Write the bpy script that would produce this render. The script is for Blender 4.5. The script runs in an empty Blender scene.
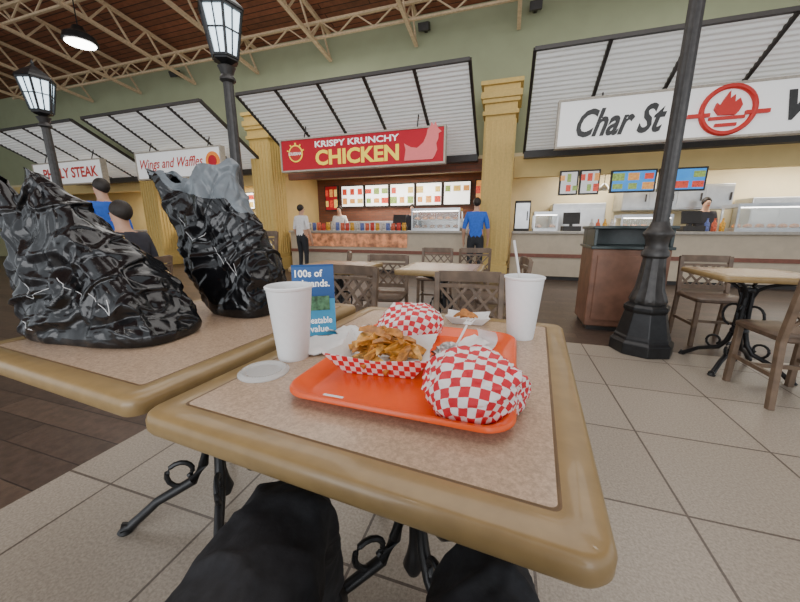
import bpy, math, random
from math import sin, cos, pi, radians
from mathutils import Vector, Matrix, noise, Euler
random.seed(7)
S=0.93; PHI=radians(18); CB=cos(PHI); SB=sin(PHI)
scene=bpy.context.scene
COL=scene.collection
def BW(B,A,z=0): return (S*(B*CB+A*SB), S*(-B*SB+A*CB), z*S)

# ---------------------------------------------------------------- materials
def mat(name,col,rough=.5,metal=0,var=.12,scale=25,bump=0,estr=0,ecol=None,trans=0,alpha=1,coat=0,bscale=None,bdist=.01):
    m=bpy.data.materials.new(name); m.use_nodes=True
    nt=m.node_tree; b=nt.nodes['Principled BSDF']
    c=(col[0],col[1],col[2],1)
    tc=nt.nodes.new('ShaderNodeTexCoord')
    nz=nt.nodes.new('ShaderNodeTexNoise'); nz.inputs['Scale'].default_value=scale; nz.inputs['Detail'].default_value=4
    nt.links.new(tc.outputs['Object'],nz.inputs['Vector'])
    rp=nt.nodes.new('ShaderNodeValToRGB')
    rp.color_ramp.elements[0].position=.35; rp.color_ramp.elements[1].position=.65
    rp.color_ramp.elements[0].color=(c[0]*(1-var),c[1]*(1-var),c[2]*(1-var),1)
    rp.color_ramp.elements[1].color=(min(1,c[0]*(1+var)),min(1,c[1]*(1+var)),min(1,c[2]*(1+var)),1)
    nt.links.new(nz.outputs['Fac'],rp.inputs['Fac']); nt.links.new(rp.outputs['Color'],b.inputs['Base Color'])
    b.inputs['Roughness'].default_value=rough; b.inputs['Metallic'].default_value=metal
    b.inputs['Transmission Weight'].default_value=trans; b.inputs['Alpha'].default_value=alpha
    b.inputs['Coat Weight'].default_value=coat
    if estr:
        b.inputs['Emission Color'].default_value=(*(ecol or col),1); b.inputs['Emission Strength'].default_value=estr
    if bump:
        n2=nt.nodes.new('ShaderNodeTexNoise'); n2.inputs['Scale'].default_value=bscale or scale; n2.inputs['Detail'].default_value=3
        nt.links.new(tc.outputs['Object'],n2.inputs['Vector'])
        bp=nt.nodes.new('ShaderNodeBump'); bp.inputs['Strength'].default_value=bump; bp.inputs['Distance'].default_value=bdist
        nt.links.new(n2.outputs['Fac'],bp.inputs['Height']); nt.links.new(bp.outputs['Normal'],b.inputs['Normal'])
    return m
def checker(name,c1,c2,scale,rough=.55,uv=True,bump=.4):
    m=mat(name,c1,rough,bump=bump,scale=40,bscale=35)
    nt=m.node_tree; b=nt.nodes['Principled BSDF']
    tc=[n for n in nt.nodes if n.type=='TEX_COORD'][0]
    ck=nt.nodes.new('ShaderNodeTexChecker'); ck.inputs['Scale'].default_value=scale
    ck.inputs['Color1'].default_value=(*c1,1); ck.inputs['Color2'].default_value=(*c2,1)
    nt.links.new(tc.outputs['UV' if uv else 'Object'],ck.inputs['Vector'])
    nt.links.new(ck.outputs['Color'],b.inputs['Base Color'])
    return m
def brick(name,c1,c2,cm,w,h,mort,off=(0,0,0),offset=0.0,rough=.5,speck=.15,sscale=120,rot=(0,0,0),bump=.2,noisefac=.5):
    m=bpy.data.materials.new(name); m.use_nodes=True; nt=m.node_tree; b=nt.nodes['Principled BSDF']
    tc=nt.nodes.new('ShaderNodeTexCoord'); mp=nt.nodes.new('ShaderNodeMapping')
    mp.inputs['Location'].default_value=off; mp.inputs['Rotation'].default_value=rot
    nt.links.new(tc.outputs['Object'],mp.inputs['Vector'])
    br=nt.nodes.new('ShaderNodeTexBrick'); br.offset=offset; br.squash=1
    br.inputs['Scale'].default_value=1; br.inputs['Brick Width'].default_value=w; br.inputs['Row Height'].default_value=h
    br.inputs['Mortar Size'].default_value=mort; br.inputs['Mortar Smooth'].default_value=.1
    br.inputs['Color1'].default_value=(*c1,1); br.inputs['Color2'].default_value=(*c2,1); br.inputs['Mortar'].default_value=(*cm,1)
    nt.links.new(mp.outputs['Vector'],br.inputs['Vector'])
    nz=nt.nodes.new('ShaderNodeTexNoise'); nz.inputs['Scale'].default_value=sscale; nz.inputs['Detail'].default_value=6; nz.inputs['Roughness'].default_value=.7
    nt.links.new(tc.outputs['Object'],nz.inputs['Vector'])
    rp=nt.nodes.new('ShaderNodeValToRGB'); rp.color_ramp.elements[0].position=.38; rp.color_ramp.elements[1].position=.62
    g0=1-speck; rp.color_ramp.elements[0].color=(g0,g0,g0,1); rp.color_ramp.elements[1].color=(1,1,1,1)
    nt.links.new(nz.outputs['Fac'],rp.inputs['Fac'])
    mx=nt.nodes.new('ShaderNodeMix'); mx.data_type='RGBA'; mx.blend_type='MULTIPLY'; mx.inputs['Factor'].default_value=1
    nt.links.new(br.outputs['Color'],mx.inputs['A']); nt.links.new(rp.outputs['Color'],mx.inputs['B'])
    nt.links.new(mx.outputs['Result'],b.inputs['Base Color']); b.inputs['Roughness'].default_value=rough
    bp=nt.nodes.new('ShaderNodeBump'); bp.inputs['Strength'].default_value=bump; bp.inputs['Distance'].default_value=.004; bp.invert=True
    nt.links.new(br.outputs['Fac'],bp.inputs['Height']); nt.links.new(bp.outputs['Normal'],b.inputs['Normal'])
    return m

M_tile=brick('floor_tile',(.42,.36,.29),(.38,.325,.26),(.13,.10,.08),.567,.567,.005,off=(-.716+.567*3,-.2,0),rough=.36,speck=.36,sscale=110)
M_wood=brick('floor_planks',(.125,.082,.058),(.075,.050,.038),(.03,.02,.016),1.2,.16,.003,offset=.4,rough=.4,speck=.35,sscale=18)
M_wall=mat('wall_green',(.33,.355,.22),.85,var=.03,scale=3)
M_yel=mat('wall_yellow',(.70,.52,.22),.8,var=.04,scale=3)
M_cream=mat('wall_cream',(.72,.62,.40),.8,var=.04,scale=3)
M_brick=brick('stall_brick',(.25,.09,.05),(.19,.07,.04),(.12,.08,.06),.22,.075,.006,offset=.5,rough=.7,rot=(pi/2,0,0))
M_roof=brick('roof_boards',(.30,.10,.05),(.22,.075,.038),(.05,.018,.012),3.0,.14,.012,offset=.35,rough=.6,speck=.3,sscale=8)
M_truss=mat('truss_paint',(.62,.46,.29),.6)
M_col=mat('column_yellow',(.60,.42,.13),.55,var=.06)
M_blk=mat('cast_iron_black',(.018,.018,.019),.38,metal=.3,var=.2,bump=.05)
M_blk2=mat('pole_dark',(.045,.042,.04),.42,metal=.3,var=.2)
M_corr=mat('awning_metal_glow',(.88,.88,.85),.5,var=.03,estr=.12,ecol=(1,1,.97))  # faint emission added to whiten the panels; the awnings are no light source
M_dark=mat('dark_trim',(.03,.025,.022),.5)
M_lam=brick('laminate',(.56,.40,.275),(.56,.40,.275),(.56,.40,.275),5,5,0,off=(2.5,2.5,0),rough=.26,speck=.34,sscale=170,bump=0)
M_edge=mat('table_edge',(.30,.20,.085),.36,var=.08,scale=30,coat=.2)
M_groove=mat('table_groove',(.15,.09,.04),.5)
M_cw=mat('chair_wood',(.15,.10,.065),.45,var=.25,scale=14)
M_cs=mat('chair_seat',(.105,.068,.045),.4,var=.2)
M_cup=mat('foam_cup',(.86,.87,.87),.55,var=.015,scale=90,bump=.05)
M_cupin=mat('drink',(.10,.05,.02),.1)
M_white=mat('white_paper',(.80,.79,.77),.7,var=.03,bump=.15)
M_orange=mat('tray_orange',(.88,.105,.010),.30,var=.03,bump=.12,bscale=300,bdist=.001)
M_check=checker('check_wrap',(.66,.02,.035),(.84,.80,.78),1.0)
M_check2=checker('check_boat',(.62,.02,.03),(.84,.80,.78),1.0)
M_fry=[mat('potato_'+n,c,.42,var=.4,scale=70,bump=.35) for n,c in(('gold',(.60,.27,.045)),('brown',(.42,.165,.028)),('light',(.68,.36,.085)))]
M_foil=mat('foil',(.62,.60,.58),.3,metal=.7,bump=.9,bscale=60,var=.2)
M_lid=mat('lid_plastic',(.85,.88,.88),.12,alpha=.38,var=.02)
M_bag=mat('bag_plastic',(.006,.006,.007),.19,var=.2,bump=.25,bscale=14,bdist=.015)
M_bagin=mat('bag_inner',(.15,.17,.185),.36,var=.25,scale=9,bump=.4,bscale=14)
M_print=mat('bag_print',(.75,.75,.75),.5)
M_navy=mat('card_navy',(.02,.10,.30),.45,var=.03)
M_cyan=mat('card_cyan',(.06,.36,.62),.45,var=.15,scale=8)
M_red=mat('sign_red',(.55,.012,.03),.8,var=.02)
M_rim=mat('sign_rim',(.45,.40,.33),.5)
M_pink=mat('sign_pink',(.85,.20,.20),.7,var=.02,estr=.10)
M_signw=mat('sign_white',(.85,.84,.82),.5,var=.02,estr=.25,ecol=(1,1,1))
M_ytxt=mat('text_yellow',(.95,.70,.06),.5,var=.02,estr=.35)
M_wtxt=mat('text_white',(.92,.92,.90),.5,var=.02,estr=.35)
M_rtxt=mat('text_red',(.60,.03,.02),.5,var=.02)
M_btxt=mat('text_black',(.03,.03,.03),.5)
M_otxt=mat('text_orange',(.85,.25,.03),.5,estr=.2)
M_steel=mat('stainless',(.55,.56,.57),.32,metal=.75,var=.08,scale=6)
M_glass=mat('case_glass',(.85,.92,.92),.05,alpha=.22,var=.01)
M_counter=mat('counter_front',(.54,.45,.33),.5,var=.05,scale=8)
M_ctop=mat('counter_top',(.42,.38,.32),.3,var=.1)
M_ctrim=mat('counter_trim',(.22,.08,.05),.5)
M_menu=mat('menu_light',(.9,.9,.86),.4,var=.1,scale=14,estr=2.0,ecol=(1,.97,.9))
MP=[mat('menu_photo_'+n,c,.4,var=.5,scale=30,estr=.6) for n,c in(('amber',(.75,.32,.08)),('red',(.6,.06,.03)),('green',(.25,.35,.08)),('gold',(.8,.5,.12)))]
M_blue=mat('screen_blue',(.02,.20,.55),.3,var=.3,scale=6,estr=1.1)
M_lampg=mat('lantern_glass',(.75,.88,.95),.25,estr=2.0,ecol=(.72,.89,1.0),var=.03)
M_bulb=mat('bay_diffuser',(1,1,1),.3,estr=14,ecol=(1,.97,.9),var=.01)
M_cab=mat('cabinet_wood',(.19,.09,.055),.45,var=.18,scale=9)
M_cabt=mat('cabinet_top',(.035,.05,.05),.3)
M_skin=mat('skin',(.52,.30,.20),.55,var=.05)
M_hair=mat('hair',(.02,.014,.01),.6,bump=.5,bscale=80)
M_pants=mat('dark_pants',(.020,.021,.025),.8,var=.25,scale=60,bump=.3,bscale=180,bdist=.002)
M_shirtb=mat('shirt_blue',(.025,.12,.55),.8,var=.1)
M_shirtw=mat('shirt_white',(.75,.73,.72),.8,var=.08)
M_shirtg=mat('shirt_grey',(.26,.30,.34),.9,var=.15,scale=120,bump=.4,bscale=250,bdist=.002)
M_shirtk=mat('shirt_dark',(.03,.03,.04),.8)
M_food=mat('food_brown',(.50,.20,.05),.6,var=.4,scale=40,bump=.5)

# ---------------------------------------------------------------- mesh builder
class MB:
    def __init__(s): s.v=[];s.f=[];s.m=[];s.uv=None
    def add(s,vs,fs,mi=0):
        o=len(s.v); s.v+= [tuple(p) for p in vs]; s.f+=[tuple(i+o for i in f) for f in fs]; s.m+=[mi]*len(fs)
    def box(s,c,d,mi=0,rot=None):
        hx,hy,hz=d[0]/2,d[1]/2,d[2]/2
        vs=[Vector((x*hx,y*hy,z*hz)) for x in(-1,1) for y in(-1,1) for z in(-1,1)]
        if rot is not None: vs=[rot@p for p in vs]
        vs=[p+Vector(c) for p in vs]
        s.add(vs,[(0,1,3,2),(4,6,7,5),(0,4,5,1),(2,3,7,6),(0,2,6,4),(1,5,7,3)],mi)
    def bb(s,x0,x1,y0,y1,z0,z1,mi=0): s.box(((x0+x1)/2,(y0+y1)/2,(z0+z1)/2),(x1-x0,y1-y0,z1-z0),mi); return s
    def bar(s,p,q,w,h,mi=0,up=(0,0,1)):
        p=Vector(p);q=Vector(q);d=(q-p);L=d.length;d.normalize();u=Vector(up)
        if abs(d.dot(u))>.98:u=Vector((0,1,0))
        r=d.cross(u).normalized();u=r.cross(d)
        R=Matrix((r,d,u)).transposed()
        s.box((p+q)/2,(w,L,h),mi,R); return s
    def lathe(s,prof,seg=32,c=(0,0,0),mi=0,mod=None,cap=True,phase=0):
        vs=[];fs=[]
        for r,z in prof:
            for i in range(seg):
                a=2*pi*i/seg+phase; rr=r*(mod(a,z) if mod else 1)
                vs.append((c[0]+rr*cos(a),c[1]+rr*sin(a),c[2]+z))
        n=len(prof)
        for j in range(n-1):
            for i in range(seg):
                k=(i+1)%seg; fs.append((j*seg+i,j*seg+k,(j+1)*seg+k,(j+1)*seg+i))
        if cap:
            fs.append(tuple(reversed(range(seg)))); fs.append(tuple(range((n-1)*seg,n*seg)))
        s.add(vs,fs,mi); return s
    def tube(s,pts,r,seg=10,mi=0,cap=True):
        pts=[Vector(p) for p in pts]; n=len(pts); vs=[];fs=[]
        rs=r if isinstance(r,(list,tuple)) else [r]*n
        up=Vector((.13,.27,.95)).normalized()
        for j,p in enumerate(pts):
            d=(pts[min(j+1,n-1)]-pts[max(j-1,0)])
            if d.length<1e-9:d=Vector((0,0,1))
            d.normalize(); x=d.cross(up)
            if x.length<.15:x=d.cross(Vector((1,0,0)))
            x.normalize();y=d.cross(x)
            for i in range(seg):
                a=2*pi*i/seg; vs.append(p+x*rs[j]*cos(a)+y*rs[j]*sin(a))
        for j in range(n-1):
            for i in range(seg):
                k=(i+1)%seg; fs.append((j*seg+i,j*seg+k,(j+1)*seg+k,(j+1)*seg+i))
        if cap: fs.append(tuple(reversed(range(seg)))); fs.append(tuple(range((n-1)*seg,n*seg)))
        s.add(vs,fs,mi); return s
    def loops(s,lp,n=6,capb=True,capt=True):
        vs=[];N=4*(n+1)
        for w,d,r,z,mi in lp:
            for (sx,sy,a0) in((1,1,0),(-1,1,pi/2),(-1,-1,pi),(1,-1,3*pi/2)):
                cx=sx*(w/2-r);cy=sy*(d/2-r)
                for k in range(n+1):
                    a=a0+pi/2*k/n; vs.append((cx+r*cos(a),cy+r*sin(a),z))
        o=len(s.v); s.v+=vs
        for j in range(len(lp)-1):
            for i in range(N):
                k=(i+1)%N; s.f.append((o+j*N+i,o+j*N+k,o+(j+1)*N+k,o+(j+1)*N+i)); s.m.append(lp[j+1][4])
        if capb: s.f.append(tuple(o+i for i in reversed(range(N)))); s.m.append(lp[0][4])
        if capt: s.f.append(tuple(o+(len(lp)-1)*N+i for i in range(N))); s.m.append(lp[-1][4])
        return s
    def poly(s,pts,y0,y1,mi=0):
        n=len(pts); vs=[(x,y0,z) for x,z in pts]+[(x,y1,z) for x,z in pts]
        fs=[tuple(range(n)),tuple(reversed(range(n,2*n)))]+[(i,i+n,(i+1)%n+n,(i+1)%n) for i in range(n)]
        s.add(vs,fs,mi); return s
    def mesh(s,name,mats,smooth=False):
        me=bpy.data.meshes.new(name); me.from_pydata([tuple(p) for p in s.v],[],s.f)
        for m in mats: me.materials.append(m)
        for p,mi in zip(me.polygons,s.m): p.material_index=mi; p.use_smooth=smooth
        me.update(); return me
def setp(o,label,cat,group=None,kind=None):
    if label:o['label']=label
    if cat:o['category']=cat
    if group:o['group']=group
    if kind:o['kind']=kind
def top(name,label,cat,loc=(0,0,0),rz=0,group=None):
    e=bpy.data.objects.new(name,None); e.empty_display_size=.05; e.location=loc; e.rotation_euler=(0,0,rz)
    COL.objects.link(e); setp(e,label,cat,group); return e
def part(mb,name,mats,parent=None,smooth=False,bevel=0,loc=(0,0,0),rot=(0,0,0),label=None,autos=True):
    me=mb if isinstance(mb,bpy.types.Mesh) else mb.mesh(name,mats if isinstance(mats,(list,tuple)) else [mats],smooth)
    if isinstance(mb,bpy.types.Mesh):
        me.materials.clear(); me.materials.append(mats if not isinstance(mats,(list,tuple)) else mats[0])
    if smooth and autos:
        import bmesh
        bm=bmesh.new(); bm.from_mesh(me)
        for e in bm.edges:
            if len(e.link_faces)==2 and e.calc_face_angle(0)>radians(38): e.smooth=False
        bm.to_mesh(me); bm.free()
    o=bpy.data.objects.new(name,me); o.location=loc; o.rotation_euler=rot; COL.objects.link(o)
    if parent:o.parent=parent
    if bevel:
        b=o.modifiers.new('bevel','BEVEL'); b.width=bevel; b.segments=2; b.limit_method='ANGLE'
    if label:o['label']=label
    return o
def single(mb,name,mats,label,cat,loc=(0,0,0),rz=0,smooth=False,bevel=0,group=None,kind=None,rot=None):
    o=part(mb,name,mats,None,smooth,bevel,loc,rot or (0,0,rz)); setp(o,label,cat,group,kind); return o
def dup(src,loc,rz,scale=1,label=None):
    def rec(o,par):
        c=o.copy(); COL.objects.link(c)
        if par: c.parent=par; c.matrix_parent_inverse=Matrix.Identity(4)
        for ch in list(o.children): rec(ch,c)
        return c
    c=rec(src,None); c.location=loc; c.rotation_euler=(0,0,rz); c.scale=(scale,)*3
    if label:c['label']=label
    return c
def text_mesh(s,size=1,ext=.01,bold=0,shear=0,fit=None,align='CENTER',spacing=1):
    cu=bpy.data.curves.new('lettering','FONT'); cu.body=s; cu.size=size; cu.extrude=ext; cu.offset=bold; cu.shear=shear
    cu.align_x=align; cu.align_y='CENTER'; cu.space_character=spacing; cu.resolution_u=3
    o=bpy.data.objects.new('lettering',cu); COL.objects.link(o)
    dg=bpy.context.evaluated_depsgraph_get(); dg.update()
    me=bpy.data.meshes.new_from_object(o.evaluated_get(dg)); bpy.data.objects.remove(o)
    if fit:
        xs=[v.co.x for v in me.vertices]; ys=[v.co.y for v in me.vertices]
        cx=(max(xs)+min(xs))/2;cy=(max(ys)+min(ys))/2;sx=fit[0]/(max(xs)-min(xs));sy=fit[1]/(max(ys)-min(ys))
        for v in me.vertices: v.co.x=(v.co.x-cx)*sx; v.co.y=(v.co.y-cy)*sy
    return me

# ---------------------------------------------------------------- camera
H=1.07
cam=bpy.data.cameras.new('camera'); co=bpy.data.objects.new('camera',cam); COL.objects.link(co)
cam.sensor_width=36; cam.lens=36*330/800; cam.clip_start=.02
co.location=(0,0,H); co.rotation_euler=(radians(90-12.5),0,0); scene.camera=co

# ---------------------------------------------------------------- building shell
def bbx(m,o,B0,B1,A0,A1,z0,z1,mi=0): m.bb((B0-o[0])*S,(B1-o[0])*S,(A0-o[1])*S,(A1-o[1])*S,z0*S,z1*S,mi)
RZ=-PHI
def bsingle(name,mats,label,cat,B0,B1,A0,A1,z0,z1,kind=None,bevel=0,group=None):
    o=((B0+B1)/2,(A0+A1)/2); m=MB(); bbx(m,o,B0,B1,A0,A1,z0,z1)
    return single(m,name,mats,label,cat,BW(*o),RZ,bevel=bevel,kind=kind,group=group)
m=MB(); W=S; BL_=-20
def quad(m,B0,B1,A0,A1,mi):
    m.add([(B0*W,A0*W,0),(B1*W,A0*W,0),(B1*W,A1*W,0),(B0*W,A1*W,0)],[(0,1,2,3)],mi)
    m.add([(B0*W,A0*W,-.1),(B1*W,A0*W,-.1),(B1*W,A1*W,-.1),(B0*W,A1*W,-.1)],[(3,2,1,0)],mi)
quad(m,BL_,-1.95,-5,3.6,0); quad(m,-1.95,12,-5,3.6,1); quad(m,BL_,12,3.6,12,0)
single(m,'floor',[M_wood,M_tile],'dark wood plank floor with beige speckled tile area','floor',rz=RZ,kind='structure')
bsingle('wall_far',M_wall,'pale green upper wall above the food stalls','wall',BL_,12,8.4,8.6,2.8,5.85,'structure')
bsingle('wall_left',M_wall,'pale green side wall of the food court','wall',BL_-.2,BL_,0,10.2,0,6.2,'structure')
bsingle('wall_rear',M_cream,'cream rear wall of the food stalls','wall',-.35,12,10.2,10.35,0,2.7,'structure')
bsingle('wall_rear',M_brick,'dark red brick rear wall of the stall','wall',-6.3,-.35,10.2,10.35,0,2.7,'structure')
bsingle('wall_rear',M_yel,'yellow rear wall of the stalls','wall',BL_,-6.3,10.2,10.35,0,2.7,'structure')
for b in(-.35,-6.3,-10.5): bsingle('wall_partition',M_yel,'yellow partition between stalls','wall',b-.08,b+.08,8.26,10.2,0,2.7,'structure')
bsingle('ceiling',M_cream,'low cream ceiling over the stalls','ceiling',BL_,12,8.4,10.35,2.7,2.8,'structure')
bsingle('trim',M_yel,'yellow soffit band over the stall opening','trim',-.0,12,8.27,8.40,2.25,2.7,'structure')
bsingle('trim',M_brick,'brick soffit band over the stall opening','trim',-5.95,-.7,8.27,8.40,2.45,2.7,'structure')
bsingle('trim',M_yel,'yellow soffit band over the stall opening','trim',BL_,-6.65,8.27,8.40,2.35,2.7,'structure')
m=MB()
def rz_(A): return 5.85+(8.5-A)*.12
for dz_,o_ in((0,1),(.1,0)):
    q=[(BL_*S,8.6*S,rz_(8.6)*S+dz_),(12*S,8.6*S,rz_(8.6)*S+dz_),(12*S,-4*S,rz_(-4)*S+dz_),(BL_*S,-4*S,rz_(-4)*S+dz_)]
    m.add(q,[(0,1,2,3)] if o_ else [(3,2,1,0)])
single(m,'ceiling',M_roof,'reddish brown board roof on trusses','ceiling',rz=RZ,kind='structure')
for b in [-15.5,-13.3,-11.1,-8.9,-6.7,-4.5,-2.3,-.1]:
    m=MB(); n=14
    for k in range(n):
        A0=8.3-k*.85;A1=A0-.85
        zt0=(rz_(A0)-.12);zt1=(rz_(A1)-.12);zb0=zt0-.55;zb1=zt1-.55
        m.bar((0,A0*S,zt0*S),(0,A1*S,zt1*S),.07,.06); m.bar((0,A0*S,zb0*S),(0,A1*S,zb1*S),.07,.06)
        Am=(A0+A1)/2;zm=(zt0+zt1)/2
        m.bar((0,A0*S,zb0*S),(0,Am*S,zm*S),.03,.035); m.bar((0,Am*S,zm*S),(0,A1*S,zb1*S),.03,.035)
    x,y,_=BW(b,0); single(m,'roof_truss',M_truss,'cream painted open web steel roof truss','truss',(x,y,0),RZ,group='roof trusses')
for a in [7.6,5.4,3.2,1.0]:
    m=MB(); z=rz_(a)-.30
    m.bb(-16*S,3*S,-.03,.03,(z-.03)*S,(z+.02)*S)
    n=22
    for k in range(n):
        b0=-16+k*19/n; b1=b0+19/n; bm_=(b0+b1)/2
        m.bar((b0*S,0,(z-.3)*S),(bm_*S,0,z*S),.025,.025); m.bar((bm_*S,0,z*S),(b1*S,0,(z-.3)*S),.025,.025)
    m.bb(-16*S,3*S,-.025,.025,(z-.33)*S,(z-.29)*S)
    x,y,_=BW(0,a); single(m,'roof_truss',M_truss,'cream painted steel bridging truss under the roof','truss',(x,y,0),RZ,group='bridging trusses')
def column(B,A,label):
    e=top('column',label,'column',BW(B,A),RZ)
    m=MB(); w=.66*S
    m.bb(-w/2,w/2,-w/2,w/2,0,.35*S); m.bb(-w/2+.03,w/2-.03,-w/2+.03,w/2-.03,.35*S,3.6*S)
    part(m,'shaft',M_col,e,bevel=.008)
    m=MB()
    for k in range(6):
        x=-w/2+.07+k*(w-.14)/5
        m.bb(x-.018,x+.018,-w/2+.012,-w/2+.045,.45*S,3.3*S)
        m.bb(w/2-.045,w/2-.012,x-.018,x+.018,.45*S,3.3*S)
        m.bb(-w/2+.012,-w/2+.045,x-.018,x+.018,.45*S,3.3*S)
    o=part(m,'fluting',M_col,e,bevel=.006)
    m=MB()
    for z0,z1,g in((3.38,3.46,.02),(3.46,3.6,-.01),(3.6,3.68,.03),(3.68,3.8,.06),(3.8,3.92,.02),(3.92,4.0,.07)):
        m.bb(-w/2-g,w/2+g,-w/2-g,w/2+g,z0*S,z1*S)
    part(m,'capital',M_col,e,bevel=.006)
column(-.33,7.9,'yellow fluted square column beside the chicken stall'); column(-6.3,7.9,'yellow fluted square column between stalls')
column(-10.5,7.9,'yellow fluted square column between stalls')

# awnings
def awning(B0,B1,n,label):
    o=((B0+B1)/2,8.0); e=top('awning',label,'awning',BW(*o),RZ,group='corrugated stall awnings')
    A0,z0,A1,z1=7.98,2.72,5.98,3.76
    L=math.hypot(A1-A0,z1-z0); nx=(z1-z0)/L; nz_=-(A1-A0)/L
    for k in range(n):
        b0=B0+(B1-B0)*k/n+.03; b1=B0+(B1-B0)*(k+1)/n-.03
        R=150; vs=[];fs=[]
        for j in range(R+1):
            t=j/R; w=.010*sin(t*26*2*pi)
            for b in(b0,b1): vs.append(((b-o[0])*S,(A0+(A1-A0)*t-o[1])*S-w*nx*1,(z0+(z1-z0)*t)*S-w*nz_))
        for j in range(R): fs.append((2*j,2*j+2,2*j+3,2*j+1))
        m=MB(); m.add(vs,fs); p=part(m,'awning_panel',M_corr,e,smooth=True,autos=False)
    m=MB()
    for k in range(n+1):
        b=(B0+(B1-B0)*k/n-o[0])*S
        m.bar((b,0,(z0+.0)*S),(b,(A1-o[1])*S,z1*S),.045,.06)
    m.bar(((B0-o[0])*S,(A1-o[1])*S,z1*S),((B1-o[0])*S,(A1-o[1])*S,z1*S),.05,.05)
    m.bb((B0-o[0])*S,(B1-o[0])*S,-.06,.1,(z0-.12)*S,(z0+.02)*S)
    part(m,'awning_frame',M_dark,e)
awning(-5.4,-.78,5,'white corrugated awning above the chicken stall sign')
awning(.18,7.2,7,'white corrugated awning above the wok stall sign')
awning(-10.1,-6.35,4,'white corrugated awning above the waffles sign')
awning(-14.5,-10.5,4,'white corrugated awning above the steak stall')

# signs
def sign(B0,B1,A,z0,z1,mt,label):
    o=((B0+B1)/2,A); e=top('sign',label,'sign',BW(o[0],A,z0),RZ)
    w=(B1-B0)*S;h=(z1-z0)*S
    m=MB(); m.bb(-w/2,w/2,0,.12,0,h); part(m,'sign_panel',mt,e,bevel=.01)
    m=MB()
    for a,b,c,d in((-w/2-.03,w/2+.03,-.03,0),(-w/2-.03,w/2+.03,h,h+.03)): m.bb(a,b,-.01,.13,c,d)
    for a,b in((-w/2-.03,-w/2),(w/2,w/2+.03)): m.bb(a,b,-.01,.13,0,h)
    part(m,'sign_rim',M_rim,e)
    for x in(-w*.35,w*.35): part(MB().tube([(x,.06,h),(x,.06+.1,h+.30)],.012,8),'hanger',M_dark,e)
    return e,w,h
def letters(e,s,x,z,w,h,mt,bold=0,shear=0,name='lettering',y=-.008,ext=.006,spacing=1):
    me=text_mesh(s,1,0,bold,shear,fit=(w,h),spacing=spacing); 
    part(me,name,mt,e,loc=(x,y,z),rot=(pi/2,0,0))
e,w,h=sign(-4.95,-1.3,6.7,2.40,3.02,M_red,'red hanging sign reading KRISPY KRUNCHY CHICKEN with a hen emblem')
letters(e,'KRISPY KRUNCHY',-.02,h*.80,w*.52,h*.20,M_wtxt,.025)
letters(e,'CHICKEN',-.02,h*.36,w*.52,h*.50,M_ytxt,.035)
m=MB(); cx=w*.385
pts=[(-.36,.02),(-.33,.22),(-.36,.34),(-.30,.30),(-.22,.26),(-.10,.24),(.02,.33),(.08,.46),(.10,.56),(.15,.60),(.17,.68),(.22,.62),(.25,.68),(.28,.60),(.31,.55),(.37,.50),(.31,.47),(.31,.38),(.27,.30),(.29,.18),(.24,.07),(.2,.02)]
m.poly([(cx+a*.95,.03+b*.93) for a,b in pts],-.016,-.004); part(m,'hen_emblem',M_pink,e)
m=MB(); m.lathe([(.165,0),(.165,.01)],28); p=part(m,'round_emblem',M_ytxt,e,loc=(-w*.40,-.002,h*.55),rot=(pi/2,0,0))
m=MB(); m.lathe([(.14,0),(.14,.012)],28); part(m,'round_emblem',M_rtxt,e,loc=(-w*.40,-.004,h*.55),rot=(pi/2,0,0))
for k in range(5):
    a=pi*(k+.5)/5; part(MB().bar((.165*cos(a),0,.165*sin(a)),(.205*cos(a),0,.205*sin(a)),.03,.02),'sun_ray',M_ytxt,e,loc=(-w*.40,-.004,h*.55))
letters(e,'LOUISIANA',-w*.40,h*.54,.30,.06,M_wtxt,.02,y=-.03)
e,w,h=sign(.68,4.9,6.7,2.52,3.22,M_signw,'white hanging sign reading Char Stix Wok with red flame logo')
letters(e,'Char St',-w*.285,h*.48,w*.30,h*.62,M_btxt,.03,.4)
letters(e,'Wok',w*.335,h*.50,w*.26,h*.58,M_btxt,.045,.25)
LX=w*.045
ring=[(.30*cos(a),-.0,.30*sin(a)) for a in [2*pi*k/40 for k in range(41)]]
part(MB().tube(ring,.034,8),'logo_ring',M_rtxt,e,loc=(LX,-.02,h*.5))
for sx in(-1,1): part(MB().bar((sx*.2,0,-.05),(sx*.46,0,-.05),.05,.05),'logo_bar',M_rtxt,e,loc=(LX,-.02,h*.5))
part(MB().bar((-.12,0,-.19),(.12,0,-.19),.04,.04),'logo_bar',M_rtxt,e,loc=(LX,-.02,h*.5)); part(MB().bar((-.2,0,-.10),(.2,0,-.10),.04,.04),'logo_bar',M_rtxt,e,loc=(LX,-.02,h*.5))
fl=[(-.10,-.06),(-.16,.02),(-.14,.10),(-.10,.06),(-.06,.15),(-.01,.24),(0,.14),(.05,.19),(.06,.09),(.11,.14),(.15,.05),(.12,-.03),(.09,-.07)]
part(MB().poly(fl,-.02,.02),'flame_logo',M_rtxt,e,loc=(LX,-.02,h*.5))
e,w,h=sign(-9.5,-6.7,6.7,2.42,3.04,M_signw,'white hanging sign reading Wings and Waffles in red script')
letters(e,'Wings and Waffles',-w*.07,h*.5,w*.76,h*.50,M_rtxt,.012,.35)
m=MB(); m.lathe([(.2,0),(.2,.012)],24); part(m,'round_emblem',M_otxt,e,loc=(w*.42,-.002,h*.5),rot=(pi/2,0,0))
m=MB(); m.lathe([(.12,0),(.12,.016)],24); part(m,'round_emblem',M_red,e,loc=(w*.42,-.006,h*.5),rot=(pi/2,0,0))
e,w,h=sign(-13.9,-10.9,6.7,2.42,3.0,M_signw,'white hanging sign reading PHILLY STEAK in red')
letters(e,'PHILLY STEAK',w*.05,h*.5,w*.8,h*.5,M_rtxt,.03)

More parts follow.
